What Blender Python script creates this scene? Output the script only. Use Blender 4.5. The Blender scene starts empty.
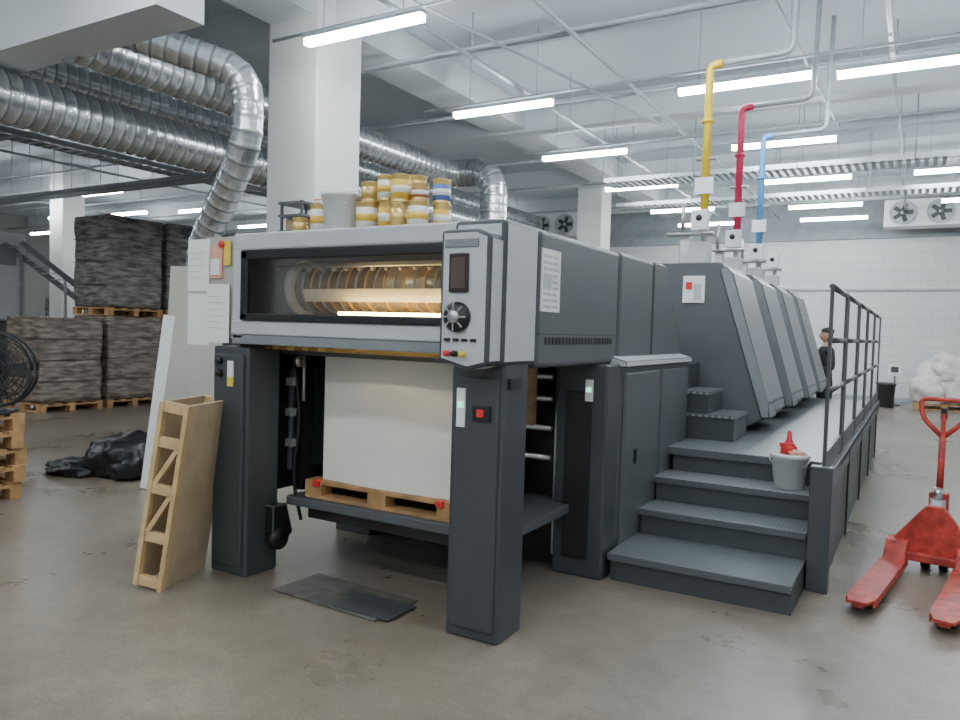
import bpy, bmesh, math, random
from mathutils import Matrix, Vector, noise
random.seed(4)
sc=bpy.context.scene
# ------------------------------------------------------------ materials
MC={}
def mat(name,col,rough=.5,metal=0.,var=.08,scale=6.,bump=0.,bscale=40.,col2=None,emit=None,es=0.,spec=.5,stretch=None):
    if name in MC: return MC[name]
    m=bpy.data.materials.new(name);m.use_nodes=True;nt=m.node_tree;N=nt.nodes;L=nt.links
    b=N['Principled BSDF']
    tc=N.new('ShaderNodeTexCoord');src=tc.outputs['Object']
    if stretch:
        mp=N.new('ShaderNodeMapping');mp.inputs['Scale'].default_value=stretch;L.new(src,mp.inputs[0]);src=mp.outputs[0]
    no=N.new('ShaderNodeTexNoise');no.inputs['Scale'].default_value=scale;no.inputs['Detail'].default_value=4
    L.new(src,no.inputs['Vector'])
    cr=N.new('ShaderNodeValToRGB')
    c2=col2 or tuple(min(1,c*(1+var)) for c in col)
    c1=col if col2 else tuple(c*(1-var) for c in col)
    cr.color_ramp.elements[0].position=.35;cr.color_ramp.elements[1].position=.65
    cr.color_ramp.elements[0].color=(*c1,1);cr.color_ramp.elements[1].color=(*c2,1)
    L.new(no.outputs['Fac'],cr.inputs[0]);L.new(cr.outputs[0],b.inputs['Base Color'])
    b.inputs['Roughness'].default_value=rough;b.inputs['Metallic'].default_value=metal
    b.inputs['Specular IOR Level'].default_value=spec
    if bump:
        n2=N.new('ShaderNodeTexNoise');n2.inputs['Scale'].default_value=bscale;L.new(src,n2.inputs['Vector'])
        bp=N.new('ShaderNodeBump');bp.inputs['Strength'].default_value=bump;bp.inputs['Distance'].default_value=.02
        L.new(n2.outputs['Fac'],bp.inputs['Height']);L.new(bp.outputs[0],b.inputs['Normal'])
    if emit:
        b.inputs['Emission Color'].default_value=(*emit,1);b.inputs['Emission Strength'].default_value=es
    MC[name]=m;return m
DARK=mat('press_dark_grey',(.055,.062,.068),.42,var=.04)
DARK2=mat('press_mid_grey',(.092,.102,.110),.42,var=.04)
BLK=mat('black_plastic',(.014,.014,.015),.35)
SIL=mat('press_silver',(.50,.52,.54),.38,var=.03)
LIT=mat('unit_cover_light',(.215,.235,.25),.4,var=.04)
STEEL=mat('bare_steel',(.50,.50,.50),.3,.8,var=.1)
GALV=mat('galvanised',(.60,.63,.65),.25,.85,var=.12,scale=3)
GALV2=mat('galvanised_ridge_shade',(.34,.36,.38),.3,.8,var=.12,scale=3)  # shaded flank of each duct ridge, put into the colour
GALV3=mat('galvanised_ridge_shine',(.74,.77,.78),.22,.75,var=.08,scale=3)  # shiny flank of each duct ridge, painted paler
WOOD=mat('pallet_wood',(.42,.24,.10),.7,var=.25,scale=8,bump=.2)
WOODL=mat('light_timber',(.60,.42,.21),.65,var=.15,scale=8,bump=.1)
PLY=mat('plywood',(.50,.39,.25),.6,var=.1)
CARD=mat('cardboard',(.36,.25,.15),.75,var=.08)
PAPER=mat('paper',(.78,.78,.72),.7,var=.03,scale=2)
WHITE=mat('white_plastic',(.86,.86,.84),.4,var=.02)
OFFW=mat('offwhite_board',(.47,.45,.40),.6,var=.08,scale=2)
RED=mat('jack_red',(.46,.05,.035),.45,var=.35,scale=14,bump=.1)
REDB=mat('bright_red',(.7,.03,.03),.35)
YEL=mat('pipe_yellow',(.85,.60,.03),.4)
PRED=mat('pipe_red',(.62,.03,.10),.4)
PBLU=mat('pipe_blue',(.12,.34,.66),.4)
GREEN=mat('led_green',(.1,.6,.3),.4,emit=(.2,1,.5),es=2.)
GOLD=mat('can_gold',(.62,.44,.15),.32,.55)
CANW=mat('can_white',(.75,.74,.68),.4)
CANY=mat('can_label_yellow',(.72,.45,.05),.5)
CANR=mat('can_label_brown',(.35,.12,.05),.5)
CANB=mat('can_label_blue',(.08,.15,.4),.5)
RUB=mat('rubber',(.02,.02,.02),.7)
PLATE=mat('floor_plate',(.12,.115,.10),.5,.2,var=.3,scale=10)
WRAP=mat('wrapped_carton_sheen',(.11,.083,.065),.15,var=.4,scale=3.5,bump=.9,bscale=9,col2=(.32,.26,.215),stretch=(1,1,5))  # pale streaks are film highlights painted into the colour
WRAPD=mat('wrapped_dark_sheen',(.065,.06,.06),.13,var=.5,scale=3.5,bump=.9,bscale=9,col2=(.25,.235,.225),stretch=(1,1,5))  # light grey streaks paint the gloss of the film
BAGB=mat('black_bag',(.012,.012,.014),.3,bump=.5,bscale=12)
SACK=mat('white_sack',(.72,.69,.64),.6,var=.08,bump=.5,bscale=8)
CEIL=mat('ceiling_paint',(.60,.66,.71),.8,var=.04,scale=.6)
BEAMM=mat('beam_paint',(.64,.68,.70),.75,var=.03,scale=.6)
COLM=mat('column_paint',(.80,.80,.78),.6,var=.03,scale=1.)
PIPEW=mat('ceiling_pipe',(.42,.46,.50),.5,.2)
TRAY=mat('cable_tray_metal',(.40,.43,.46),.4,.6)
BRASS=mat('brass_bar',(.65,.43,.14),.35,.5)
BROWN=mat('delivery_inner_reflection',(.36,.24,.12),.3,.3,var=.5,scale=5)  # brown mottle paints warm reflections inside the delivery
ROLL=mat('impression_roller',(.46,.36,.22),.25,.6,var=.2,scale=9)
SHEET=mat('printed_sheet_band',(.74,.70,.60),.5,var=.04)
WARM=mat('warm_tube',(1,.9,.6),.5,emit=(1,.70,.28),es=55.)
LAMP=mat('lamp_diffuser',(1,1,1),.5,emit=(.87,.945,1.0),es=72.)
SKIN=mat('skin',(.50,.28,.19),.5)
HAIR=mat('hair',(.02,.015,.012),.6)
SHIRT=mat('shirt_dark',(.03,.032,.04),.8)
TROU=mat('trousers',(.035,.04,.055),.8)
LABEL=mat('label_white',(.82,.83,.82),.5)
PRINT=mat('label_print',(.50,.53,.54),.5)
SCREEN=mat('screen',(.03,.02,.02),.15)
YLAB=mat('label_yellow',(.8,.6,.08),.5)
PINK=mat('poster_pink',(.7,.35,.25),.6)
def tread():
    m=bpy.data.materials.new('tread_plate');m.use_nodes=True;N=m.node_tree.nodes;L=m.node_tree.links;b=N['Principled BSDF']
    tc=N.new('ShaderNodeTexCoord');mp=N.new('ShaderNodeMapping');mp.inputs['Rotation'].default_value=(0,0,.785)
    ck=N.new('ShaderNodeTexVoronoi');ck.inputs['Scale'].default_value=26;ck.inputs['Randomness'].default_value=0
    L.new(tc.outputs['Object'],mp.inputs[0]);L.new(mp.outputs[0],ck.inputs['Vector'])
    cr=N.new('ShaderNodeValToRGB');cr.color_ramp.elements[0].position=.2;cr.color_ramp.elements[1].position=.45
    cr.color_ramp.elements[0].color=(.50,.52,.54,1);cr.color_ramp.elements[1].color=(.16,.18,.19,1)
    L.new(ck.outputs['Distance'],cr.inputs[0]);L.new(cr.outputs[0],b.inputs['Base Color'])
    b.inputs['Metallic'].default_value=.3;b.inputs['Roughness'].default_value=.34
    return m
TREAD=tread()
def floormat():
    m=bpy.data.materials.new('concrete_floor');m.use_nodes=True;N=m.node_tree.nodes;L=m.node_tree.links;b=N['Principled BSDF']
    tc=N.new('ShaderNodeTexCoord')
    def nz(s,d=6,r=.6):
        n=N.new('ShaderNodeTexNoise');n.inputs['Scale'].default_value=s;n.inputs['Detail'].default_value=d;n.inputs['Roughness'].default_value=r;L.new(tc.outputs['Object'],n.inputs['Vector']);return n
    def ramp(src,p0,p1,c0,c1):
        r=N.new('ShaderNodeValToRGB');r.color_ramp.elements[0].position=p0;r.color_ramp.elements[1].position=p1
        r.color_ramp.elements[0].color=(*c0,1);r.color_ramp.elements[1].color=(*c1,1);L.new(src,r.inputs[0]);return r
    def mul(a_,b_,f):
        mx=N.new('ShaderNodeMix');mx.data_type='RGBA';mx.blend_type='MULTIPLY';mx.inputs[0].default_value=f
        L.new(a_,mx.inputs[6]);L.new(b_,mx.inputs[7]);return mx.outputs[2]
    a=nz(.8,8,.65);c=nz(7,8,.7);g=nz(90,2);w=nz(.33,5,.6);s=nz(55,3,.7)
    r1=ramp(a.outputs['Fac'],.34,.66,(.205,.168,.128),(.31,.268,.215))
    r2=ramp(c.outputs['Fac'],.3,.7,(.66,.66,.67),(1.18,1.17,1.15))
    r3=ramp(w.outputs['Fac'],.40,.60,(.72,.73,.76),(1.08,1.07,1.05))
    r4=ramp(s.outputs['Fac'],.35,.62,(.78,.77,.75),(1.08,1.08,1.08))
    o=mul(r1.outputs[0],r2.outputs[0],.6);o=mul(o,r3.outputs[0],.8);o=mul(o,r4.outputs[0],.7)
    L.new(o,b.inputs['Base Color'])
    rr=N.new('ShaderNodeMapRange');rr.inputs[1].default_value=.3;rr.inputs[2].default_value=.7;rr.inputs[3].default_value=.22;rr.inputs[4].default_value=.42
    L.new(a.outputs['Fac'],rr.inputs[0]);L.new(rr.outputs[0],b.inputs['Roughness'])
    bp=N.new('ShaderNodeBump');bp.inputs['Strength'].default_value=.12;bp.inputs['Distance'].default_value=.01
    L.new(g.outputs['Fac'],bp.inputs['Height']);L.new(bp.outputs[0],b.inputs['Normal'])
    return m
def brickmat(name,c1,c2):
    m=bpy.data.materials.new(name);m.use_nodes=True;N=m.node_tree.nodes;L=m.node_tree.links;b=N['Principled BSDF']
    tc=N.new('ShaderNodeTexCoord');mp=N.new('ShaderNodeMapping');mp.inputs['Rotation'].default_value=(math.radians(90),0,0)
    L.new(tc.outputs['Object'],mp.inputs[0])
    br=N.new('ShaderNodeTexBrick');br.inputs['Scale'].default_value=1.;br.inputs['Brick Width'].default_value=.6;br.inputs['Row Height'].default_value=.25;br.inputs['Mortar Size'].default_value=.008
    br.inputs['Color1'].default_value=(*c1,1);br.inputs['Color2'].default_value=(*c2,1);br.inputs['Mortar'].default_value=tuple(c*.8 for c in c1)+(1,)
    L.new(mp.outputs[0],br.inputs[0]);L.new(br.outputs[0],b.inputs['Base Color']);b.inputs['Roughness'].default_value=.8
    return m
def glassmat():
    m=bpy.data.materials.new('window_glass');m.use_nodes=True;N=m.node_tree.nodes;L=m.node_tree.links
    for n in list(N): N.remove(n)
    o=N.new('ShaderNodeOutputMaterial');t=N.new('ShaderNodeBsdfTransparent');t.inputs[0].default_value=(.88,.88,.86,1);g=N.new('ShaderNodeBsdfGlossy');g.inputs['Roughness'].default_value=.05
    f=N.new('ShaderNodeFresnel');f.inputs[0].default_value=1.4;x=N.new('ShaderNodeMixShader')
    L.new(f.outputs[0],x.inputs[0]);L.new(t.outputs[0],x.inputs[1]);L.new(g.outputs[0],x.inputs[2]);L.new(x.outputs[0],o.inputs[0]);return m
GLASS=glassmat()
# ------------------------------------------------------------ builder
def fillet(pts,r,n=8):
    pts=[Vector(p) for p in pts];out=[pts[0]]
    for i in range(1,len(pts)-1):
        a,b,c=pts[i-1],pts[i],pts[i+1]
        d1=(a-b).normalized();d2=(c-b).normalized()
        rr=min(r,(a-b).length*.49,(c-b).length*.49)
        p,q=b+d1*rr,b+d2*rr
        for k in range(n+1):
            t=k/n;out.append(p*(1-t)**2+b*2*t*(1-t)+q*t*t)
    out.append(pts[-1]);return out
def resample(pts,step):
    pts=[Vector(p) for p in pts];out=[pts[0].copy()];acc=0
    for a,b in zip(pts,pts[1:]):
        L=(b-a).length
        if L<1e-6: continue
        d=step-acc
        while d<=L:
            out.append(a+(b-a)*(d/L));d+=step
        acc=L-(d-step)
    if (out[-1]-pts[-1]).length>1e-4: out.append(pts[-1].copy())
    return out
class B:
    def __init__(s,name): s.name=name;s.bm=bmesh.new();s.mats=[];s.M=Matrix.Identity(4)
    def mi(s,m):
        if m not in s.mats: s.mats.append(m)
        return s.mats.index(m)
    def merge(s,t,M=None):
        if M is not None: t.transform(M)
        t.transform(s.M)
        bmesh.ops.recalc_face_normals(t,faces=t.faces)
        me=bpy.data.meshes.new('tmp');t.to_mesh(me);t.free();s.bm.from_mesh(me);bpy.data.meshes.remove(me)
    def box(s,x0,x1,y0,y1,z0,z1,m,bev=0,M=None,seg=2):
        t=bmesh.new();bmesh.ops.create_cube(t,size=1)
        for v in t.verts: v.co=Vector(((x0+x1)/2+v.co.x*(x1-x0),(y0+y1)/2+v.co.y*(y1-y0),(z0+z1)/2+v.co.z*(z1-z0)))
        if bev: bmesh.ops.bevel(t,geom=t.edges[:],offset=bev,segments=seg,affect='EDGES',profile=.5)
        i=s.mi(m)
        for f in t.faces: f.material_index=i
        s.merge(t,M)
    def prism(s,pts,axis,a0,a1,m,bev=0,M=None):
        t=bmesh.new()
        def mk(p,a):
            if axis=='x': return (a,p[0],p[1])
            if axis=='y': return (p[0],a,p[1])
            return (p[0],p[1],a)
        v0=[t.verts.new(mk(p,a0)) for p in pts];v1=[t.verts.new(mk(p,a1)) for p in pts]
        i=s.mi(m)
        f=t.faces.new(v0);f.material_index=i;f=t.faces.new(v1[::-1]);f.material_index=i
        n=len(pts)
        for k in range(n):
            f=t.faces.new((v0[k],v1[k],v1[(k+1)%n],v0[(k+1)%n]));f.material_index=i
        if bev: bmesh.ops.bevel(t,geom=t.edges[:],offset=bev,segments=2,affect='EDGES',profile=.5)
        s.merge(t,M)
    def sweep(s,path,r,m,n=12,rf=None,caps=True,M=None,mf=None):
        path=[Vector(p) for p in path];t=bmesh.new();rings=[];up=None
        for i,p in enumerate(path):
            d=(path[min(i+1,len(path)-1)]-path[max(i-1,0)]).normalized()
            if up is None:
                up=Vector((0,0,1)) if abs(d.z)<.9 else Vector((1,0,0))
            a=(up-d*up.dot(d)).normalized();b=d.cross(a);up=a
            rr=rf(i) if rf else r
            rings.append([t.verts.new(p+(a*math.cos(2*math.pi*k/n)+b*math.sin(2*math.pi*k/n))*rr) for k in range(n)])
        j=s.mi(m)
        for i,(A,C) in enumerate(zip(rings,rings[1:])):
            jj=s.mi(mf(i)) if mf else j
            for k in range(n):
                f=t.faces.new((A[k],A[(k+1)%n],C[(k+1)%n],C[k]));f.material_index=jj;f.smooth=True
        if caps:
            f=t.faces.new(rings[0][::-1]);f.material_index=j;f=t.faces.new(rings[-1]);f.material_index=j
        s.merge(t,M)
    def cyl(s,p0,p1,r,m,n=16,r1=None,M=None):
        r1=r if r1 is None else r1
        s.sweep([p0,p1],r,m,n,rf=lambda i:(r,r1)[i],M=M)
    def lathe(s,prof,c,m,n=24,axis='z',M=None):
        t=bmesh.new();rings=[]
        for r,h in prof:
            ring=[]
            for k in range(n):
                a=2*math.pi*k/n;u,v=r*math.cos(a),r*math.sin(a)
                co={'z':(u,v,h),'x':(h,u,v),'y':(u,h,v)}[axis]
                ring.append(t.verts.new(Vector(c)+Vector(co)))
            rings.append(ring)
        j=s.mi(m)
        for A,C in zip(rings,rings[1:]):
            for k in range(n):
                f=t.faces.new((A[k],A[(k+1)%n],C[(k+1)%n],C[k]));f.material_index=j;f.smooth=True
        if prof[0][0]>1e-5: f=t.faces.new(rings[0][::-1]);f.material_index=j
        if prof[-1][0]>1e-5: f=t.faces.new(rings[-1]);f.material_index=j
        s.merge(t,M)
    def blob(s,c,sx,sy,sz,m,amp=.15,fr=2.,seed=0,flat=None):
        t=bmesh.new();bmesh.ops.create_icosphere(t,subdivisions=4,radius=1)
        for v in t.verts:
            d=1+amp*noise.noise(v.co*fr+Vector((seed,seed*2,0)))+amp*.5*noise.noise(v.co*fr*3+Vector((seed,0,seed)))
            q=v.co*d;q=Vector((q.x*sx,q.y*sy,q.z*sz))+Vector(c)
            if flat is not None and q.z<flat: q.z=flat
            v.co=q
        j=s.mi(m)
        for f in t.faces: f.material_index=j;f.smooth=True
        s.merge(t)
    def done(s):
        me=bpy.data.meshes.new(s.name);s.bm.to_mesh(me);s.bm.free()
        for m in s.mats: me.materials.append(m)
        o=bpy.data.objects.new(s.name,me);bpy.context.collection.objects.link(o)
        return o
def T(x=0,y=0,z=0): return Matrix.Translation((x,y,z))
def Rz(d): return Matrix.Rotation(math.radians(d),4,'Z')
def Rx(d): return Matrix.Rotation(math.radians(d),4,'X')
def Ry(d): return Matrix.Rotation(math.radians(d),4,'Y')
# ------------------------------------------------------------ room
CZ=5.7
X0,X1,Y0,Y1=-32,4.2,-6,23
def room(name,args,m):
    b=B(name);b.box(*args,m);return b.done()
room('floor',(X0,X1,Y0,Y1,-.2,0),floormat())
room('ceiling',(X0,X1,Y0,Y1,CZ,CZ+.2),CEIL)
WB=brickmat('white_block_wall',(.74,.75,.74),(.71,.72,.72))
WG=mat('wall_grey_paint',(.42,.42,.41),.8,scale=.5)
room('wall_back',(X0,X1,Y1,Y1+.2,0,CZ),WB)
room('wall_left',(X0-.2,X0,Y0,Y1,0,CZ),WG)
room('wall_right',(X1,X1+.2,Y0,Y1,0,CZ),WB)
room('wall_front',(X0,X1,Y0-.2,Y0,0,CZ),WB)
b=B('baseboard_back');b.box(X0,X1,Y1-.03,Y1,0,.12,PIPEW);b.done()
b=B('band_back_upper');b.box(X0,X1,Y1-.1,Y1,4.38,CZ,mat('upper_duct_haze',(.30,.33,.35),.7));b.box(X0,X1,Y1-.06,Y1,2.98,3.03,PIPEW);b.done()  # dark upper band stands in for hazy ducts, not modelled here
b=B('ceiling_beam');b.box(-31.9,-5.75,4.2,4.7,4.3,CZ,BEAMM);b.done()
for y in (7.0,12.2,17.4,21.2):
    b=B('ceiling_beam');b.box(X0+.1,X1-.1,y,y+.4,5.2,CZ,BEAMM);b.done()
b=B('ceiling_beam');b.box(-7.0,-6.3,4.75,22.9,5.25,5.69,BEAMM);b.done()
def column(x,y,w):
    b=B('concrete_column');b.box(x,x+w,y,y+w,0,CZ-.02,COLM,.02)
    b.box(x-.02,x+w+.02,y-.02,y+w+.02,0,.1,PIPEW);b.done()
column(-7.02,6.7,.8);column(-7.5,17.5,.65);column(-20.2,11.6,.6)
column(-13.6,16.8,.6)
def lamp(x,y,L=1.55):
    b=B('fluorescent_lamp')
    b.box(x,x+L,y-.05,y+.05,4.70,4.74,PIPEW)
    b.box(x+.01,x+L-.01,y-.045,y+.045,4.63,4.70,LAMP)
    for dx in (.25,L-.25): b.cyl((x+dx,y,4.73),(x+dx,y,CZ),.006,PIPEW,6)
    b.done()
LL=[(-5.9,y) for y in (3.1,6.17,9.2,12.15,15.25,18.4,20.9)]
LL+=[(-2.75,y) for y in (.2,3.3,6.4,9.5,12.63,15.65,18.85,20.9)]
LL+=[(-.95,9.65),(.4,6.4),(.4,3.3),(.4,.2),(.4,-3),(-.2,15.7),(.3,19),(.6,12.7)]
LL+=[(-2.75,-3),(-5.9,0),(-12,0),(-14.5,1),(-6,-3)]
LL+=[(-21,11.1),(-18.15,11.25),(-20.7,13.75),(-23.5,13.5),(-18.1,14.05),(-28.6,15.75),(-24,16.7),(-19,17.0),(-14.5,16.4),(-13.3,20),(-25,9),(-12,2.5),(-15.5,3.2),(-20,3)]
for x,y in LL: lamp(x,y)
b=B('ceiling_conduits')
for y in (6.17,9.2,12.15,15.25,18.4): b.cyl((-6.5,y+.1,4.82),(3.9,y+.1,4.82),.02,PIPEW,8)
for y,z in ((5.2,5.1),(8.1,5.1),(8.3,5.15),(10.6,5.1),(14,5.1),(16.6,5.1),(20,5.1)): b.cyl((X0+.2,y,z),(X1-.2,y,z),.03,PIPEW,8)
for x,z in ((-4.9,4.95),(-3.6,5.05),(-.4,4.9),(1.1,4.9),(-11.5,4.9),(-16,4.9),(-22,4.9)): b.cyl((x,Y0+.2,z),(x,22.9,z),.028,PIPEW,8)
for x in (-4.9,-.4,-11.5):
    for y in (5,8,11,14,17,20): b.cyl((x,y,4.9),(x,y,CZ),.01,PIPEW,6)
b.cyl((-5.1,5.2,5.1),(-3.4,11,4.7),.02,PIPEW,8);b.cyl((-1.6,6,5.3),(-1.2,13,4.9),.02,PIPEW,8)
b.done()
def tray(x0,x1,y0,y1,z):
    b=B('cable_tray')
    b.box(x0,x1,y0,y0+.02,z,z+.09,TRAY);b.box(x0,x1,y1-.02,y1,z,z+.09,TRAY)
    if x1-x0>y1-y0:
        n=int((x1-x0)/.12)
        for i in range(n): b.box(x0+i*.12,x0+i*.12+.06,y0,y1,z,z+.015,TRAY)
        for i in range(0,n,14):
            for yy in (y0,y1): b.cyl((x0+i*.12,yy,z),(x0+i*.12,yy,CZ),.008,TRAY,6)
    else:
        n=int((y1-y0)/.2)
        b.box(x0,x0+.02,y0,y1,z,z+.09,TRAY);b.box(x1-.02,x1,y0,y1,z,z+.09,TRAY)
        for i in range(n): b.box(x0,x1,y0+i*.2,y0+i*.2+.05,z,z+.015,TRAY)
        for i in range(0,n,10):
            for xx in (x0,x1): b.cyl((xx,y0+i*.2,z),(xx,y0+i*.2,CZ),.008,TRAY,6)
    b.done()
tray(-5.2,.4,13.3,13.9,4.4);tray(-6.0,1.8,16.2,16.7,4.45);tray(-30,-10.4,9.6,10.0,4.3)
tray(-12.9,-12.4,4.8,19.5,4.45)
# ------------------------------------------------------------ spiral ducts
def duct(name,pts,r,fr=.45,extra=None):
    b=B(name);p=resample(fillet(pts,fr,10),.03)
    b.sweep(p,r,GALV,28,rf=lambda i:r+(.008 if i%5==0 else 0),mf=lambda i:GALV2 if i%5==0 else (GALV3 if i%5==4 else GALV))
    if extra: extra(b)
    return b.done()
duct('spiral_duct',[(-7.55,4.6,4.68),(-6.32,5.75,4.27),(-6.32,5.75,3.5),(-7.35,6.0,2.45),(-7.45,6.1,1.2)],.165,.32)
def hood(b): 
    b.box(-7.25,-6.35,11.6,12.5,0,3.2,SIL,.03)
duct('spiral_duct',[(-7.75,4.65,4.5),(-7.75,12.0,4.5),(-6.8,12.0,4.5),(-6.8,12.0,3.2)],.25,.55,hood)
duct('spiral_duct',[(-8.8,-5.9,4.0),(-8.8,22.8,4.0)],.29)
duct('spiral_duct',[(-9.8,4.65,4.72),(-9.8,19.8,4.72)],.25)
# ------------------------------------------------------------ printing press
XL,XR=-3.69,-1.76
b=B('offset_printing_press')
b.box(-3.89,-3.57,3.29,3.56,0,1.45,DARK,.015)
b.box(-2.08,-1.77,3.29,3.56,0,1.45,DARK,.015)
b.box(-3.86,-3.60,3.27,3.30,.06,1.40,DARK,.01);b.box(-2.05,-1.79,3.27,3.30,.06,1.36,DARK,.01)
b.box(XL,-2.04,3.26,3.34,2.045,2.15,SIL,.012)
b.box(XL,-3.60,3.26,3.34,1.50,2.05,SIL,.008)
b.box(XL,-2.04,3.25,3.34,1.53,1.615,SIL,.008)
b.box(XL,-2.04,3.26,3.33,1.47,1.53,LIT,.006)
b.box(XL,XR-.02,3.3,4.4,2.12,2.15,SIL)
b.box(XL,XL+.03,3.3,4.4,1.45,2.15,DARK2)
b.box(-2.10,-2.04,3.3,4.4,1.45,2.13,DARK)
b.box(XL+.03,-2.1,4.3,4.35,1.0,2.12,BROWN)
b.box(-3.60,-2.06,3.235,3.27,1.985,2.045,BLK,.008);b.box(-3.60,-2.06,3.235,3.27,1.615,1.66,BLK,.008)
b.box(-3.60,-3.54,3.235,3.27,1.62,2.04,BLK,.008);b.box(-2.12,-2.06,3.235,3.27,1.62,2.04,BLK,.008)
b.box(-3.55,-2.11,3.25,3.256,1.65,1.99,GLASS)
ry,rz,rr_=3.60,1.83,.145
b.cyl((-3.36,ry,rz),(-2.12,ry,rz),rr_,ROLL,36)
b.lathe([(.09,0),(.175,0),(.18,.02),(.175,.05),(.09,.05)],(-3.42,ry,rz),SIL,36,'x')
b.lathe([(0,-.02),(.05,-.02),(.05,.0),(.10,.0)],(-3.42,ry,rz),STEEL,24,'x')
arc=[(ry-(rr_+.004)*math.cos(a),rz-(rr_+.004)*math.sin(a)) for a in [math.radians(q) for q in range(4,40,6)]]
arc2=[(ry-(rr_+.010)*math.cos(a),rz-(rr_+.010)*math.sin(a)) for a in [math.radians(q) for q in range(34,-2,-6)]]
b.prism(arc+arc2,'x',-3.28,-2.13,SHEET)
for k in range(17): b.lathe([(rr_,0),(rr_+.006,.002),(rr_+.006,.012),(rr_,.014)],(-3.30+k*.07,ry,rz),BRASS if k%2 else STEEL,36,'x')
b.cyl((-3.54,3.40,1.955),(-2.12,3.40,1.955),.014,STEEL,12)
for k in range(12): b.lathe([(.012,-.008),(.020,-.008),(.020,.008),(.012,.008)],(-3.25+k*.1,3.46,1.945),STEEL,14,'x')
b.cyl((-2.95,3.40,1.672),(-2.13,3.40,1.672),.010,WARM,10)
b.cyl((-3.2,3.85,2.06),(-2.2,3.85,2.06),.010,WARM,8)
b.cyl((-3.55,4.1,1.65),(-2.12,4.1,1.65),.06,BRASS,20)
b.box(-3.54,-2.12,3.36,3.40,1.625,1.655,BRASS)
b.cyl((-3.6,3.8,1.50),(-2.15,3.8,1.50),.014,WARM,10)
b.cyl((-3.6,3.44,1.455),(-2.1,3.44,1.455),.016,BRASS,12);b.cyl((-3.6,3.58,1.45),(-2.1,3.58,1.45),.018,STEEL,12)
for k in range(11): b.box(-3.5+k*.125,-3.45+k*.125,3.42,3.62,1.44,1.47,BRASS)
# control panel housing and silver corner
b.prism([(-2.06,1.44),(-1.89,1.40),(-1.775,1.43),(-1.775,2.06),(-1.85,2.09),(-2.06,2.09)],'y',3.12,3.3,SIL,.02)
b.prism([(3.24,1.42),(3.62,1.42),(3.62,2.15),(3.24,2.15)],'x',-2.06,XR,SIL,.025)
b.box(-2.0,-1.89,3.105,3.125,1.78,1.97,SCREEN,.006)
b.box(-1.985,-1.905,3.102,3.107,1.80,1.95,mat('screen_lit',(.05,.04,.04),.15,emit=(.3,.15,.1),es=.08))
b.lathe([(0,-.04),(.05,-.04),(.075,-.015),(.075,.0)],(-1.95,3.12,1.66),BLK,24,'y')
b.lathe([(0,-.05),(.03,-.05),(.035,-.04)],(-1.95,3.12,1.66),STEEL,24,'y')
for k in range(8): b.box(-.004,.004,-.045,-.038,.035,.07,STEEL,M=T(-1.95,3.12,1.66)@Ry(45*k))
for i,m in enumerate((REDB,BLK,YLAB)): b.lathe([(0,-.03),(.014,-.03),(.016,0)],(-2.0+.045*i,3.12,1.48),m,14,'y')
for i in range(4): b.box(-2.02+i*.05,-1.99+i*.05,3.11,3.125,1.54,1.555,BLK)
b.box(-2.03,-1.84,3.112,3.122,2.0,2.04,LIT,.003)
# side body
b.box(XL,XR,3.63,4.86,1.40,2.15,DARK2,.03,seg=3)
b.box(-3.66,-1.79,4.85,4.90,1.42,2.12,BLK)
b.box(XL,XR,4.885,5.62,1.40,2.16,DARK2,.03,seg=3)
b.prism([(5.64,.1),(6.48,.1),(6.48,1.46),(6.32,1.65),(5.98,2.14),(5.9,2.16),(5.64,2.16)],'x',XL,XR,DARK2,.015)
for k in range(22): b.box(XR-.005,XR+.004,3.72+k*.048,3.72+k*.048+.03,1.53,1.57,BLK)
b.box(XR-.01,XR+.002,3.64,4.84,1.585,1.59,BLK)
b.box(XR-.003,XR+.005,3.65,3.89,1.71,2.05,LABEL)
for k in range(9):
    b.box(XR+.004,XR+.0065,3.67,3.77,1.73+k*.034,1.745+k*.034,PRINT);b.box(XR+.004,XR+.0065,3.79,3.87-(k%3)*.015,1.73+k*.034,1.745+k*.034,PRINT)
b.box(XR+.004,XR+.007,3.67,3.77,1.83,1.91,PRINT)
b.box(-2.05,-1.70,4.55,4.80,0,1.40,DARK,.015)
b.box(-1.98,-1.80,4.535,4.56,.12,1.22,BLK,.006)
b.box(-3.69,-1.70,4.80,6.46,0,1.38,DARK2,.012)
b.box(-1.705,-1.675,4.84,5.62,.10,1.34,DARK2,.01);b.box(-1.705,-1.675,5.66,6.42,.10,1.34,DARK2,.01)
b.box(-1.68,-1.668,5.05,5.09,.7,.8,BLK)
b.prism([(-1.85,1.47),(-1.66,1.42),(-1.655,1.38),(-1.85,1.38)],'y',4.78,6.44,SIL,.006)
b.box(-3.89,-3.55,4.5,4.8,0,1.45,DARK,.01)
b.box(-3.69,-2.0,4.7,4.8,0,1.6,BLK)
b.box(-3.69,-3.64,3.56,4.6,.5,1.5,BLK);b.box(-3.64,-3.60,3.7,4.4,.62,1.3,DARK2,.01)
for z in (.75,.95,1.15,1.3): b.cyl((-3.6,4.6,z),(-2.1,4.6,z),.02,STEEL,10)
b.cyl((-3.5,4.45,.5),(-3.5,4.45,1.5),.02,STEEL,10);b.box(-3.57,-3.50,3.7,3.8,.5,1.45,BLK)
for z in (.8,1.0,1.2): b.box(-3.56,-3.50,3.60,3.64,z,z+.05,STEEL)
b.lathe([(0,-.01),(.04,-.01),(.04,.01),(0,.01)],(-3.50,3.66,1.36),STEEL,16,'x');b.cyl((-3.46,3.66,1.1),(-3.46,3.66,1.4),.010,STEEL,8)
b.sweep(fillet([(-3.52,3.62,1.4),(-3.48,3.66,1.0),(-3.53,3.64,.6),(-3.5,3.7,.3)],.2),.012,BLK,8)
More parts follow.
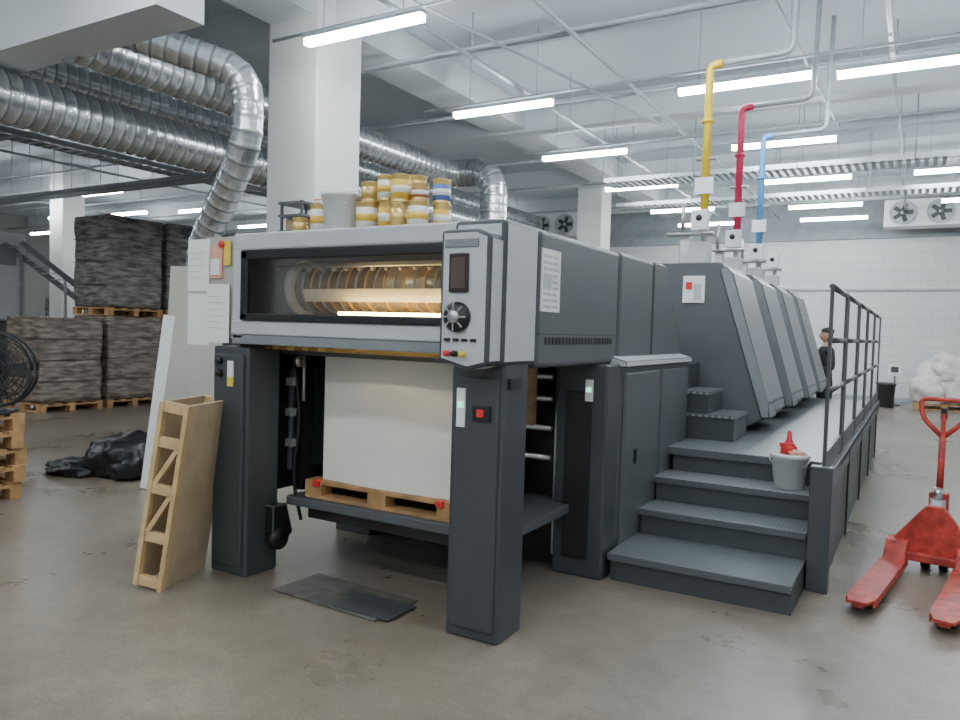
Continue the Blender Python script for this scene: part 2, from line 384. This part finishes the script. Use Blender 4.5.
b.lathe([(0,-.03),(.07,-.03),(.07,.03),(0,.03)],(-3.51,3.5,.22),BLK,20,'x');b.prism([(3.44,.44),(3.56,.44),(3.62,.24),(3.5,.16),(3.44,.2)],'x',-3.57,-3.49,BLK,.01)
b.box(-3.56,-1.93,3.62,4.72,.41,.47,DARK2,.008);b.box(-3.4,-2.1,3.66,4.6,.34,.41,BLK)
for x in (-3.5,-2.05): b.box(x-.03,x+.03,4.6,4.66,.1,1.5,STEEL)
b.box(-2.03,-1.98,3.262,3.272,1.10,1.30,LABEL);b.box(-2.02,-1.99,3.258,3.264,1.20,1.23,GREEN)
b.box(-1.93,-1.83,3.25,3.272,1.14,1.22,BLK,.004);b.box(-1.9,-1.86,3.24,3.252,1.16,1.2,REDB,.004)
b.box(-1.775,-1.755,3.33,3.45,1.30,1.36,BLK)
for z in (1.36,1.28): b.lathe([(0,-.03),(.02,-.03),(.025,0)],(-3.80,3.27,z),BLK,14,'y')
b.box(-3.73,-3.68,3.262,3.272,1.26,1.36,LABEL);b.box(-3.73,-3.68,3.262,3.272,1.20,1.26,YLAB)
b.box(-1.84,-1.79,4.525,4.54,1.16,1.30,LABEL);b.box(-1.83,-1.80,4.52,4.53,1.22,1.25,GREEN)
# printing units
UY=(7.3,8.8,10.2,11.5)
for k,y in enumerate(UY):
    L=.95
    pts=[(-3.85,0.0),(-1.45,0.0),(-1.45,.74),(-1.17,.86),(-1.19,1.0),(-1.55,2.20),(-1.64,2.31),(-3.5,2.31)]
    b.prism(pts,'y',y,y+L,DARK2,.02)
    b.prism([(-1.22,.86),(-1.14,.86),(-1.16,1.0),(-1.52,2.20),(-1.59,2.27),(-1.65,2.24)],'y',y-.02,y+.35,LIT,.012)
    b.prism([(-1.22,.90),(-1.15,.90),(-1.17,1.0),(-1.53,2.20),(-1.59,2.25),(-1.64,2.22)],'y',y+.38,y+.97,LIT,.012)
    b.box(-3.6,-1.64,y+.9,y+1.6,0,1.75,DARK)
    b.box(-1.98,-1.80,y+.1,y+.3,2.31,2.52,SIL,.01)
    b.box(-1.95,-1.78,y+.02,y+.08,2.62,2.82,LABEL,.01);b.lathe([(0,-.01),(.03,-.01),(.03,0)],(-1.87,y+.02,2.74),BLK,16,'y')
    b.cyl((-1.86,y+.2,2.5),(-1.86,y+.2,2.75),.03,STEEL,12)
    b.lathe([(0,0),(.05,.01),(.06,.05),(.02,.07),(0,.07)],(-1.86,y+.2,2.75),STEEL,16)
    b.box(-2.1,-2.0,y+.2,y+.3,2.31,2.62,STEEL,.01);b.cyl((-2.05,y+.12,2.62),(-2.05,y+.12,2.9),.02,STEEL,10)
    b.cyl((-2.2,y+.12,2.6),(-1.75,y+.12,2.6),.02,STEEL,10)
b.box(-1.99,-1.78,7.285,7.30,1.92,2.18,LABEL,.004);b.box(-1.96,-1.9,7.278,7.287,2.05,2.12,REDB);b.box(-1.88,-1.81,7.278,7.287,1.95,2.1,SIL)
b.box(-3.69,-1.8,6.4,7.3,0,1.35,DARK,.01)
b.done()
for nm,y,m in (('yellow_service_pipe',7.55,YEL),('red_service_pipe',9.1,PRED),('blue_service_pipe',10.5,PBLU)):
    b=B(nm);x=-1.88
    b.sweep(fillet([(x,y,2.83),(x,y,4.25),(x+.12,y+.02,4.27)],.08),.040,m,14)
    b.sweep(fillet([(x+.10,y+.02,4.27),(x+.75,y+.05,4.29),(x+.78,y+.05,CZ)],.1),.028,PIPEW,14)
    b.lathe([(.040,0),(.06,0),(.06,.03),(.040,.03)],(x,y,3.0),m,16);b.lathe([(.040,0),(.06,0),(.06,.03),(.040,.03)],(x,y,3.7),m,16)
    b.cyl((x+.1,y,3.35),(x-.1,y,3.35),.02,STEEL,10);b.box(x-.09,x+.09,y-.06,y-.045,3.0,3.16,LABEL)
    b.done()
# ------------------------------------------------------------ stairs + platform
b=B('access_stairs_platform')
for y0,y1,z in ((4.6,5.2,.178),(5.2,5.55,.356),(5.55,5.9,.534)):
    b.box(-1.68,-.56,y0,y1+.02,z-.025,z,TREAD,.004)
    b.box(-1.66,-.58,y0+.02,y0+.04,max(0,z-.178),z-.025,DARK)
    b.box(-1.675,-.565,y0-.004,y0+.006,z-.045,z-.002,DARK2)
    b.box(-.58,-.56,y0+.02,y1,0,z-.02,DARK)
b.box(-1.68,-.44,5.9,12.4,.69,.72,TREAD,.004);b.box(-1.64,-.50,5.92,5.94,.53,.69,DARK)
b.box(-1.675,-.5,5.896,5.906,.66,.715,DARK2)
b.box(-.54,-.44,5.16,12.4,.60,.74,DARK2,.006)
b.box(-.53,-.46,5.20,12.38,.0,.60,DARK,.004)
b.box(-.55,-.42,5.14,5.24,0,.80,DARK,.006)
for y in (6.8,8.4,10.,11.6): b.box(-.45,-.435,y,y+.03,0,.7,BLK)
b.box(-1.75,-1.30,6.50,7.05,.72,.93,DARK,.004);b.box(-1.75,-1.29,6.48,7.06,.915,.94,TREAD)
b.box(-1.75,-1.52,6.50,7.05,.93,1.12,DARK,.004);b.box(-1.75,-1.51,6.48,7.06,1.105,1.13,TREAD)
b.done()
b=B('platform_railing')
x=-.48
posts=[5.22,6.35,6.5,7.7,7.85,9.1,9.25,10.6,10.75,12.3]
for y in posts: b.box(x-.008,x+.012,y-.03,y+.03,.70 if y>5.3 else .1,1.95,DARK,.003)
for a,c in zip(posts[::2],posts[1::2]):
    for z in (1.94,1.60,1.27): b.cyl((x,a,z),(x,c,z),.019,DARK,10)
    b.box(x-.01,x+.01,a,c,.76,.88,DARK)
b.done()
def pallet(b,L=1.2,W=.8,H=.144,m=WOOD,M=None):
    old=b.M.copy()
    if M is not None: b.M=b.M@M
    for i in range(5):
        y=-W/2+i*(W-.12)/4; b.box(-L/2,L/2,y,y+.12,H-.022,H,m,.002)
    for x in (-L/2,-.07,L/2-.14):
        b.box(x,x+.14,-W/2,W/2,H-.044,H-.022,m)
        for y in (-W/2,-.05,W/2-.1): b.box(x,x+.14,y,y+.1,.022,H-.044,m)
    for y in (-W/2,-.05,W/2-.1): b.box(-L/2,L/2,y,y+.1,0,.022,m)
    b.M=old
b=B('wooden_pallet');pallet(b,1.18,.8,.115,M=T(-2.85,4.07,.471));
for x in (-3.36,-2.4): b.box(x,x+.05,3.65,3.70,.55,.59,REDB,.006)
b.done()
b=B('paper_stack')
prof=[]
for k in range(13):
    u=k/12;prof.append((-3.35+1.05*u,3.74-.04*math.sin(math.pi*u)))
prof+=[(-2.30,4.48),(-3.35,4.48)]
b.prism(prof,'z',.588,1.42,PAPER)
b.prism([(p[0]+(-.004 if p[0]<-2.8 else .004),p[1]+(-.004 if p[1]<4 else .004)) for p in prof],'z',1.42,1.44,WHITE);b.done()
b=B('leaning_wooden_frame')
b.M=T(-3.955,3.04,0.0)@Rz(20)@Ry(8.5)
b.box(-.09,-.07,-.24,.24,0.02,1.13,PLY)
b.box(.07,.09,-.24,.24,0.0,1.13,PLY)
for y in (-.24,.20):
    for z in (.02,.29,.58,.86,1.07): b.box(-.07,.07,y,y+.04,z,z+.06,WOODL,.003)
b.box(-.095,-.065,-.25,-.20,.02,1.13,WOODL,.003);b.box(.065,.095,-.25,-.20,.0,1.13,WOODL,.003)
b.prism([(-.07,.35),(-.04,.35),(.07,.58),(.04,.58)],'y',-.245,-.22,WOODL);b.prism([(-.07,.64),(-.04,.64),(.07,.86),(.04,.86)],'y',-.245,-.22,WOODL)
b.done()
b=B('steel_floor_plate');b.box(-.40,.40,-.19,.19,0,.012,PLATE,.003,M=T(-2.86,3.40,0)@Rz(-3));b.box(-.1,.3,-.13,.13,.012,.018,DARK,M=T(-2.70,3.35,0));b.done()
# ------------------------------------------------------------ items on press
Z=2.153
b=B('ink_cans')
def can(x,y,z,m,h=.15,r=.055,band=True):
    b.lathe([(r,0),(r*1.03,.004),(r,.01),(r,h-.01),(r*1.04,h-.004),(r*1.04,h),(r*.9,h),(r*.9,h-.006)],(x,y,z),GOLD,20)
    b.lathe([(r*1.01,.02),(r*1.01,h-.03)],(x,y,z),m,20)
    if band: b.lathe([(r*1.015,h*.35),(r*1.015,h*.6)],(x,y,z),CANW if m is not CANW else CANY,20)
can(-2.83,3.49,Z,CANW,.17,.062);can(-2.82,3.51,Z+.172,GOLD,.12,.055,False)
can(-2.70,3.52,Z,CANY,.17,.055);can(-2.705,3.51,Z+.172,CANW,.15,.052)
can(-2.585,3.47,Z,GOLD,.15,.05,False);can(-2.58,3.48,Z+.152,CANY,.16,.055);
can(-2.47,3.50,Z,CANW,.16,.058);can(-2.475,3.52,Z+.162,CANR,.10,.05)
can(-2.375,3.60,Z,CANY,.15,.05);can(-2.38,3.6,Z+.152,CANB,.14,.05)
can(-2.92,3.68,Z,CANY,.16);can(-2.91,3.68,Z+.162,CANR,.16)
can(-2.77,3.69,Z,GOLD,.17);can(-2.77,3.70,Z+.172,CANY,.17);can(-2.61,3.66,Z,CANW,.17);can(-2.60,3.67,Z+.172,GOLD,.17,.055,False)
can(-3.20,3.5,Z,CANW,.18,.062);can(-3.19,3.5,Z+.182,CANW,.03,.05,False);can(-3.31,3.44,Z,GOLD,.10,.045,False)
b.done()
def bucket(name,x,y,z,r,h,extra=None):
    b=B(name)
    b.lathe([(r*.80,0),(r*.99,h-.03),(r*1.07,h-.03),(r*1.07,h),(r,h),(r*.98,h-.005),(r*.79,.01),(0,.01)],(x,y,z),WHITE,28)
    arc=[(x+math.cos(a)*r*1.1,y-.02-math.sin(a)*r*.5,z+h-.02-math.sin(a)*r*.75) for a in [math.pi*k/10 for k in range(11)]]
    b.sweep(arc,.004,STEEL,6)
    if extra: extra(b)
    b.done()
bucket('white_bucket',-3.015,3.47,Z,.11,.24)
def redtop(b):
    b.lathe([(.06,0),(.055,.05),(.02,.10),(.015,.16),(0,.165)],(-.76,5.74,.78),REDB,16)
    b.box(-.82,-.72,5.70,5.74,.83,.86,REDB,.005);b.blob((-.70,5.70,.785),.06,.05,.03,PINK,.3,2,3)
bucket('white_bucket',-.75,5.74,.536,.125,.25,redtop)
b=B('small_shelf_rack')
for z in (2.18,2.28,2.36): b.box(-3.56,-3.36,3.50,3.75,z,z+.015,DARK2)
for x in (-3.55,-3.38):
    for y in (3.51,3.73): b.box(x,x+.015,y,y+.015,Z,2.38,DARK2)
b.box(-3.53,-3.40,3.54,3.70,2.195,2.27,CARD,.004)
b.done()
b=B('paper_notices')
b.box(-3.98,-3.695,3.30,3.315,1.50,2.14,OFFW)
b.box(-4.14,-3.94,3.285,3.295,1.80,2.13,WHITE);b.box(-4.13,-3.93,3.28,3.285,1.45,1.78,WHITE)
b.box(-3.93,-3.82,3.285,3.295,1.88,2.08,PINK);b.box(-3.92,-3.84,3.28,3.285,1.90,2.0,LABEL);b.box(-3.80,-3.74,3.28,3.285,1.96,2.11,YLAB)
b.box(-3.95,-3.74,3.276,3.28,1.47,1.84,WHITE)
for k in range(6): b.box(-3.93,-3.78-(k%2)*.03,3.274,3.277,1.56+k*.04,1.564+k*.04,PRINT)
for k in range(5): b.box(-4.12,-3.98-(k%2)*.03,3.283,3.286,1.88+k*.04,1.884+k*.04,PRINT)
b.blob((-3.81,3.27,2.09),.022,.015,.022,REDB,.3)
b.done()
# ------------------------------------------------------------ left background
b=B('leaning_offwhite_panel')
pr=[(-.28,-.01),(0,0),(.22,.06),(.30,.12),(.29,.135),(.21,.075),(0,.015),(-.28,.005)]
b.M=T(-6.93,5.50,0)@Rz(28)@Rx(-5)
b.prism(pr,'z',0.02,2.22,OFFW);b.done()
b=B('leaning_white_board');b.box(-.05,.05,-.015,.015,0.01,1.66,WHITE,.002,M=T(-6.24,4.51,0)@Rz(30)@Ry(7));b.done()
b=B('black_plastic_bag');b.blob((-7.0,4.85,.16),.50,.34,.26,BAGB,.25,2.2,5,flat=.003);b.blob((-7.45,4.62,.05),.35,.3,.10,BAGB,.3,2.5,9,flat=.003);b.done()
b=B('stacked_pallets')
for i in range(5): pallet(b,1.0,.8,.15,M=T(-7.25+.02*(i%2),3.25+.02*(i%3),i*.15))
b.done()
b=B('pedestal_fan')
b.M=T(-6.9,3.50,.752)@Rz(40)
b.box(-.14,.14,-.14,.14,0,.03,BLK,.01);b.cyl((0,0,.03),(0,0,.2),.02,BLK)
for R_ in (.32,.26,.18,.10):
    for yy in (-.06,.06):
        c=[(math.cos(2*math.pi*k/32)*R_,yy*(1.2-R_),.38+math.sin(2*math.pi*k/32)*R_) for k in range(33)];b.sweep(c,.006 if R_<.3 else .014,BLK,6)
for k in range(24):
    a=2*math.pi*k/24
    for yy in (-.06,.06): b.cyl((math.cos(a)*.04,yy*1.15,.38+math.sin(a)*.04),(math.cos(a)*.32,yy*.9,.38+math.sin(a)*.32),.004,BLK,5)
b.cyl((0,-.07,.38),(0,.13,.38),.055,BLK)
for k in range(3): b.box(.03,.27,-.004,.004,-.07,.07,DARK2,.003,M=T(0,0,.38)@Ry(120*k)@Rx(25))
b.done()
def load(name,x,y,z,h,m,w=1.1,d=1.1,lay=4):
    b=B(name);pallet(b,w,d,.144,M=T(x+w/2,y+d/2,z))
    t=bmesh.new();bmesh.ops.create_cube(t,size=1)
    bmesh.ops.subdivide_edges(t,edges=t.edges[:],cuts=15,use_grid_fill=True)
    H=h-.15;sd=random.uniform(0,50)
    for v in t.verts:
        p=Vector((v.co.x*w*.98,v.co.y*d*.98,v.co.z*H))
        gz=math.cos((v.co.z+.5)*2*math.pi*lay);gx=math.cos((v.co.x+.5)*2*math.pi*3);gy=math.cos((v.co.y+.5)*2*math.pi*3)
        n_=noise.noise(p*3+Vector((sd,0,0)))
        s_=1-.012*max(0,gz)-.008*max(0,gx if abs(v.co.y)>.49 else gy)+.03*n_
        v.co=Vector((p.x*s_,p.y*s_,p.z+(.02*n_ if v.co.z>.4 else 0)))+Vector((x+w/2,y+d/2,z+.150+H/2))
    j=b.mi(m)
    for f in t.faces: f.material_index=j;f.smooth=True
    b.merge(t)
    for k in range(1,lay): b.box(x+.0,x+w-.0,y+.0,y+d-.0,z+.15+k*H/lay-.005,z+.15+k*H/lay+.005,BLK)
    b.done()
load('wrapped_pallet_load',-13.6,7.05,0,1.6,WRAP)
load('wrapped_pallet_load',-13.6,8.25,0,1.65,WRAP);load('wrapped_pallet_load',-13.6,8.25,1.66,1.8,WRAPD)
load('wrapped_pallet_load',-13.6,9.45,0,1.65,WRAP);load('wrapped_pallet_load',-13.6,9.45,1.66,1.8,WRAPD)
load('wrapped_pallet_load',-18.2,12,0,2.4,WRAP);load('wrapped_pallet_load',-15,12.5,0,2.6,WRAPD)
load('wrapped_pallet_load',-12,12,0,2.2,WRAP);load('wrapped_pallet_load',-10.6,14,0,2.6,WRAPD);load('wrapped_pallet_load',-22,12.5,0,2.2,WRAPD)
b=B('folding_machine')
b.box(-17.2,-15.6,7.4,8.5,1.5,3.25,SIL,.05);b.box(-17.0,-15.7,7.45,8.45,.0,1.5,DARK2,.03);b.box(-15.62,-15.59,7.6,8.3,2.6,3.0,LIT)
for x in (-15.6,-15.0):
    b.prism([(8.0,3.0),(8.08,3.05),(9.8,1.9),(9.75,1.8)],'x',x,x+.06,LIT)
for k in range(10): b.box(-15.58,-14.97,8.1+k*.17,8.15+k*.17,2.93-k*.113,2.95-k*.113,STEEL)
for y in (8.3,9.2): b.box(-15.5,-15.45,y,y+.05,0,2.4 if y>9 else 2.8,STEEL)
b.done()
def cooler(x,y,z,n,w=.8):
    b=B('ceiling_air_cooler');b.box(x,x+n*w,y,y+.6,z,z+.68,WHITE,.02)
    for i in range(n):
        cx=x+w*(i+.5);b.lathe([(.27,-.01),(.30,-.05),(.27,-.05),(.25,-.01),(0,.0)],(cx,y,z+.34),PRINT,28,'y')
        for k in range(5): b.box(.04,.23,-.03,-.02,-.05,.05,DARK,M=T(cx,y,z+.34)@Ry(72*k))
        b.lathe([(0,-.05),(.05,-.05),(.05,0)],(cx,y,z+.34),STEEL,16,'y')
    for dx in (.1,n*w-.1): b.cyl((x+dx,y+.3,z+.68),(x+dx,y+.3,CZ),.012,STEEL,6)
    b.done()
cooler(-.88,21.6,4.5,3,.82);cooler(-10.9,20.2,4.4,3,.75)
b=B('white_bulk_sacks');b.M=T(.62,21.5,0)
pallet(b,1.3,1.1)
for i,(x,y,z,s) in enumerate(((-.3,-.2,.45,.42),(.3,-.15,.5,.45),(0,.2,.7,.5),(.1,-.1,1.0,.42),(-.3,.1,.8,.35),(.5,.1,.95,.35))): b.blob((x,y,z),s,s*.9,s,SACK,.3,1.6,i*3,flat=.146)
b.done()
b=B('number_sign_stand');b.box(-.62,-.30,21.6,21.62,.75,1.05,LABEL);b.cyl((-.46,21.63,0),(-.46,21.63,.8),.02,DARK);b.lathe([(.16,0),(.16,.02),(0,.03)],(-.46,21.63,0),DARK);b.box(-.55,-.38,21.59,21.6,.84,.98,DARK);b.done()
b=B('waste_bin');b.lathe([(.17,0),(.21,.55),(.23,.55),(.23,.6),(.2,.6),(.16,.02),(0,.02)],(-.62,20.9,0),DARK,24);b.done()
# ------------------------------------------------------------ pallet jack
b=B('pallet_jack')
b.M=T(-.02,4.80,0)@Rz(-8)
for s in (-1,1):
    cx=s*.215
    b.prism([(cx-.075,1.2),(cx-.08,.12),(cx-.05,0),(cx+.05,0),(cx+.08,.12),(cx+.075,1.2)],'z',.075,.092,RED)
    b.box(cx-.08,cx-.068,.08,1.2,.045,.088,RED,.003);b.box(cx+.068,cx+.08,.08,1.2,.045,.088,RED,.003)
    b.box(cx-.03,cx+.03,.02,.2,.05,.075,RED)
    b.cyl((cx-.04,.2,.041),(cx+.04,.2,.041),.04,RUB,18)
    b.prism([(1.1,.06),(1.30,.06),(1.30,.22),(1.22,.20)],'x',cx-.07,cx+.07,RED,.01)
b.box(-.29,.29,1.2,1.30,.08,.14,RED,.01)
b.prism([(-.29,.12),(.29,.12),(.24,.22),(.09,.42),(.05,.47),(-.05,.47),(-.09,.42),(-.24,.22)],'y',1.26,1.32,RED,.01)
b.prism([(-.16,.10),(.16,.10),(.12,.30),(-.12,.30)],'y',1.32,1.46,RED,.01)
b.cyl((0,1.40,.12),(0,1.40,.50),.05,STEEL,20);b.cyl((0,1.40,.5),(0,1.40,.58),.03,STEEL,16)
b.cyl((-.08,1.42,.09),(-.03,1.42,.09),.09,RUB,24);b.cyl((.03,1.42,.09),(.08,1.42,.09),.09,RUB,24);b.cyl((-.09,1.42,.09),(.09,1.42,.09),.03,STEEL,12)
b.box(-.06,.06,1.42,1.50,.40,.54,RED,.01)
b.sweep([(0,1.46,.5),(0,1.48,.95)],.022,RED,14)
loop=fillet([(0,1.48,.93),(-.13,1.49,1.06),(-.15,1.50,1.20),(.15,1.50,1.20),(.13,1.49,1.06),(0,1.48,.93)],.05,6)
b.sweep(loop,.017,RED,12)
b.box(-.015,.015,1.47,1.50,.93,1.10,RED,.003);b.box(-.02,.02,1.48,1.52,1.06,1.14,BLK,.004)
b.done()
# ------------------------------------------------------------ person
def person(loc,yaw):
    V=[];E=[];Rr=[]
    def v(p,r,par=None):
        V.append(p);Rr.append(r)
        if par is not None: E.append((par,len(V)-1))
        return len(V)-1
    pel=v((0,0,.95),(.155,.11));sp=v((0,-.01,1.12),(.145,.10),pel);ch=v((0,-.01,1.32),(.165,.115),sp);up=v((0,.0,1.44),(.12,.09),ch);nk=v((0,.01,1.53),(.055,.055),up);hd=v((0,0,1.60),(.055,.06),nk)
    hands=[]
    for s in (-1,1):
        h=v((s*.10,0,.88),(.095,.10),pel);k=v((s*.11,-.01,.50),(.06,.065),h);a=v((s*.11,.03,.10),(.04,.045),k);hl=v((s*.115,.0,.05),(.042,.04),a);to=v((s*.13,-.16,.035),(.035,.025),hl)
        sh=v((s*.17,0,1.42),(.06,.06),up);
        if s<0: el=v((s*.25,.02,1.14),(.043,.043),sh);wr=v((s*.26,-.08,.90),(.027,.03),el);hn=v((s*.26,-.10,.84),(.022,.038),wr);d=Vector((0,-.15,-1)).normalized()
        else: el=v((s*.25,.0,1.15),(.043,.043),sh);wr=v((s*.20,-.24,1.13),(.027,.03),el);hn=v((s*.19,-.31,1.13),(.022,.038),wr);d=Vector((-.1,-1,-.05)).normalized()
        hands.append((Vector(V[hn]),d,s))
    me=bpy.data.meshes.new('sk');me.from_pydata(V,E,[]);o=bpy.data.objects.new('sk',me);bpy.context.collection.objects.link(o)
    md=o.modifiers.new('s','SKIN');md.use_smooth_shade=True
    for i,sv in enumerate(me.skin_vertices[0].data): sv.radius=Rr[i];sv.use_root=(i==0)
    ss=o.modifiers.new('ss','SUBSURF');ss.levels=2
    bpy.context.view_layer.update()
    ev=o.evaluated_get(bpy.context.evaluated_depsgraph_get());m2=bpy.data.meshes.new_from_object(ev)
    b=B('standing_person');b.M=T(*loc)@Rz(yaw)
    t=bmesh.new();t.from_mesh(m2)
    for f in t.faces:
        c=f.calc_center_median();mm=SHIRT
        if c.z>1.50 : mm=SKIN
        elif c.z<.10: mm=BLK
        elif c.z<.97 and abs(c.x)<.22: mm=TROU
        elif c.x<-.2 and c.z<.93: mm=SKIN
        elif c.x>.1 and c.y<-.22: mm=SKIN
        f.material_index=b.mi(mm);f.smooth=True
    b.merge(t);bpy.data.objects.remove(o)
    for hp,d,s in hands:
        side=Vector((0,0,1)) if abs(d.z)<.5 else Vector((0,-1,0))
        for k,L in enumerate((.07,.08,.075,.058)):
            p0=hp+side*(.026-.018*k)+d*.02;p1=p0+d*L*.55;p2=p1+(d+Vector((-s*.5,0,0))).normalized()*L*.5
            b.sweep([p0,p1,p2],.009,SKIN,8,rf=lambda i:(.0095,.009,.006)[i])
        b.sweep([hp+side*.03-d*.01,hp+side*.05+d*.02,hp+side*.045+d*.05],.01,SKIN,8,rf=lambda i:(.012,.011,.007)[i])
    t=bmesh.new();bmesh.ops.create_uvsphere(t,u_segments=32,v_segments=24,radius=1)
    for q in t.verts:
        x,y,z=q.co
        w=.078*(1-.22*max(0,-z));dep=.098*(1-.12*max(0,-z))
        yy=y*dep-(.012 if (z<0 and y<0) else 0)
        nose=.024*math.exp(-((x/.18)**2+((z+.12)/.22)**2)) if y<0 else 0
        eye=.010*(math.exp(-(((x-.42)/.2)**2+((z-.08)/.14)**2))+math.exp(-(((x+.42)/.2)**2+((z-.08)/.14)**2))) if y<0 else 0
        q.co=Vector((x*w,yy-nose+eye,1.68+z*.118))
    for f in t.faces:
        c=f.calc_center_median();hair=(c.z>1.735 or (c.y>.015 and c.z>1.62) )
        f.material_index=b.mi(HAIR if hair else SKIN);f.smooth=True
    b.merge(t)
    for s in (-1,1):
        b.blob((s*.08,.01,1.67),.012,.02,.032,SKIN,.1);b.blob((s*.03,-.086,1.69),.011,.006,.006,WHITE,0);b.blob((s*.03,-.091,1.69),.005,.004,.005,BLK,0)
        b.blob((s*.03,-.09,1.708),.018,.006,.004,HAIR,.1)
    b.blob((0,-.098,1.625),.024,.006,.006,mat('lips',(.4,.15,.12)),0)
    b.blob((0,.01,1.74),.083,.10,.065,HAIR,.08,4)
    b.done()
person((-1.26,13.2,0),-60)
# ------------------------------------------------------------ world, camera
w=bpy.data.worlds.new('world');sc.world=w;w.use_nodes=True
w.node_tree.nodes['Background'].inputs[0].default_value=(.6,.7,.8,1);w.node_tree.nodes['Background'].inputs[1].default_value=.3
cd=bpy.data.cameras.new('camera');cd.sensor_width=36;cd.lens=750/960*36;cd.clip_end=200
cam=bpy.data.objects.new('camera',cd);bpy.context.collection.objects.link(cam)
R=Matrix.Rotation(math.radians(30.2),4,'Z')@Matrix.Rotation(math.radians(90-2.3),4,'X')@Matrix.Rotation(math.radians(1.7),4,'Z')
cam.matrix_world=Matrix.Translation((0,0,1.6))@R
sc.camera=cam
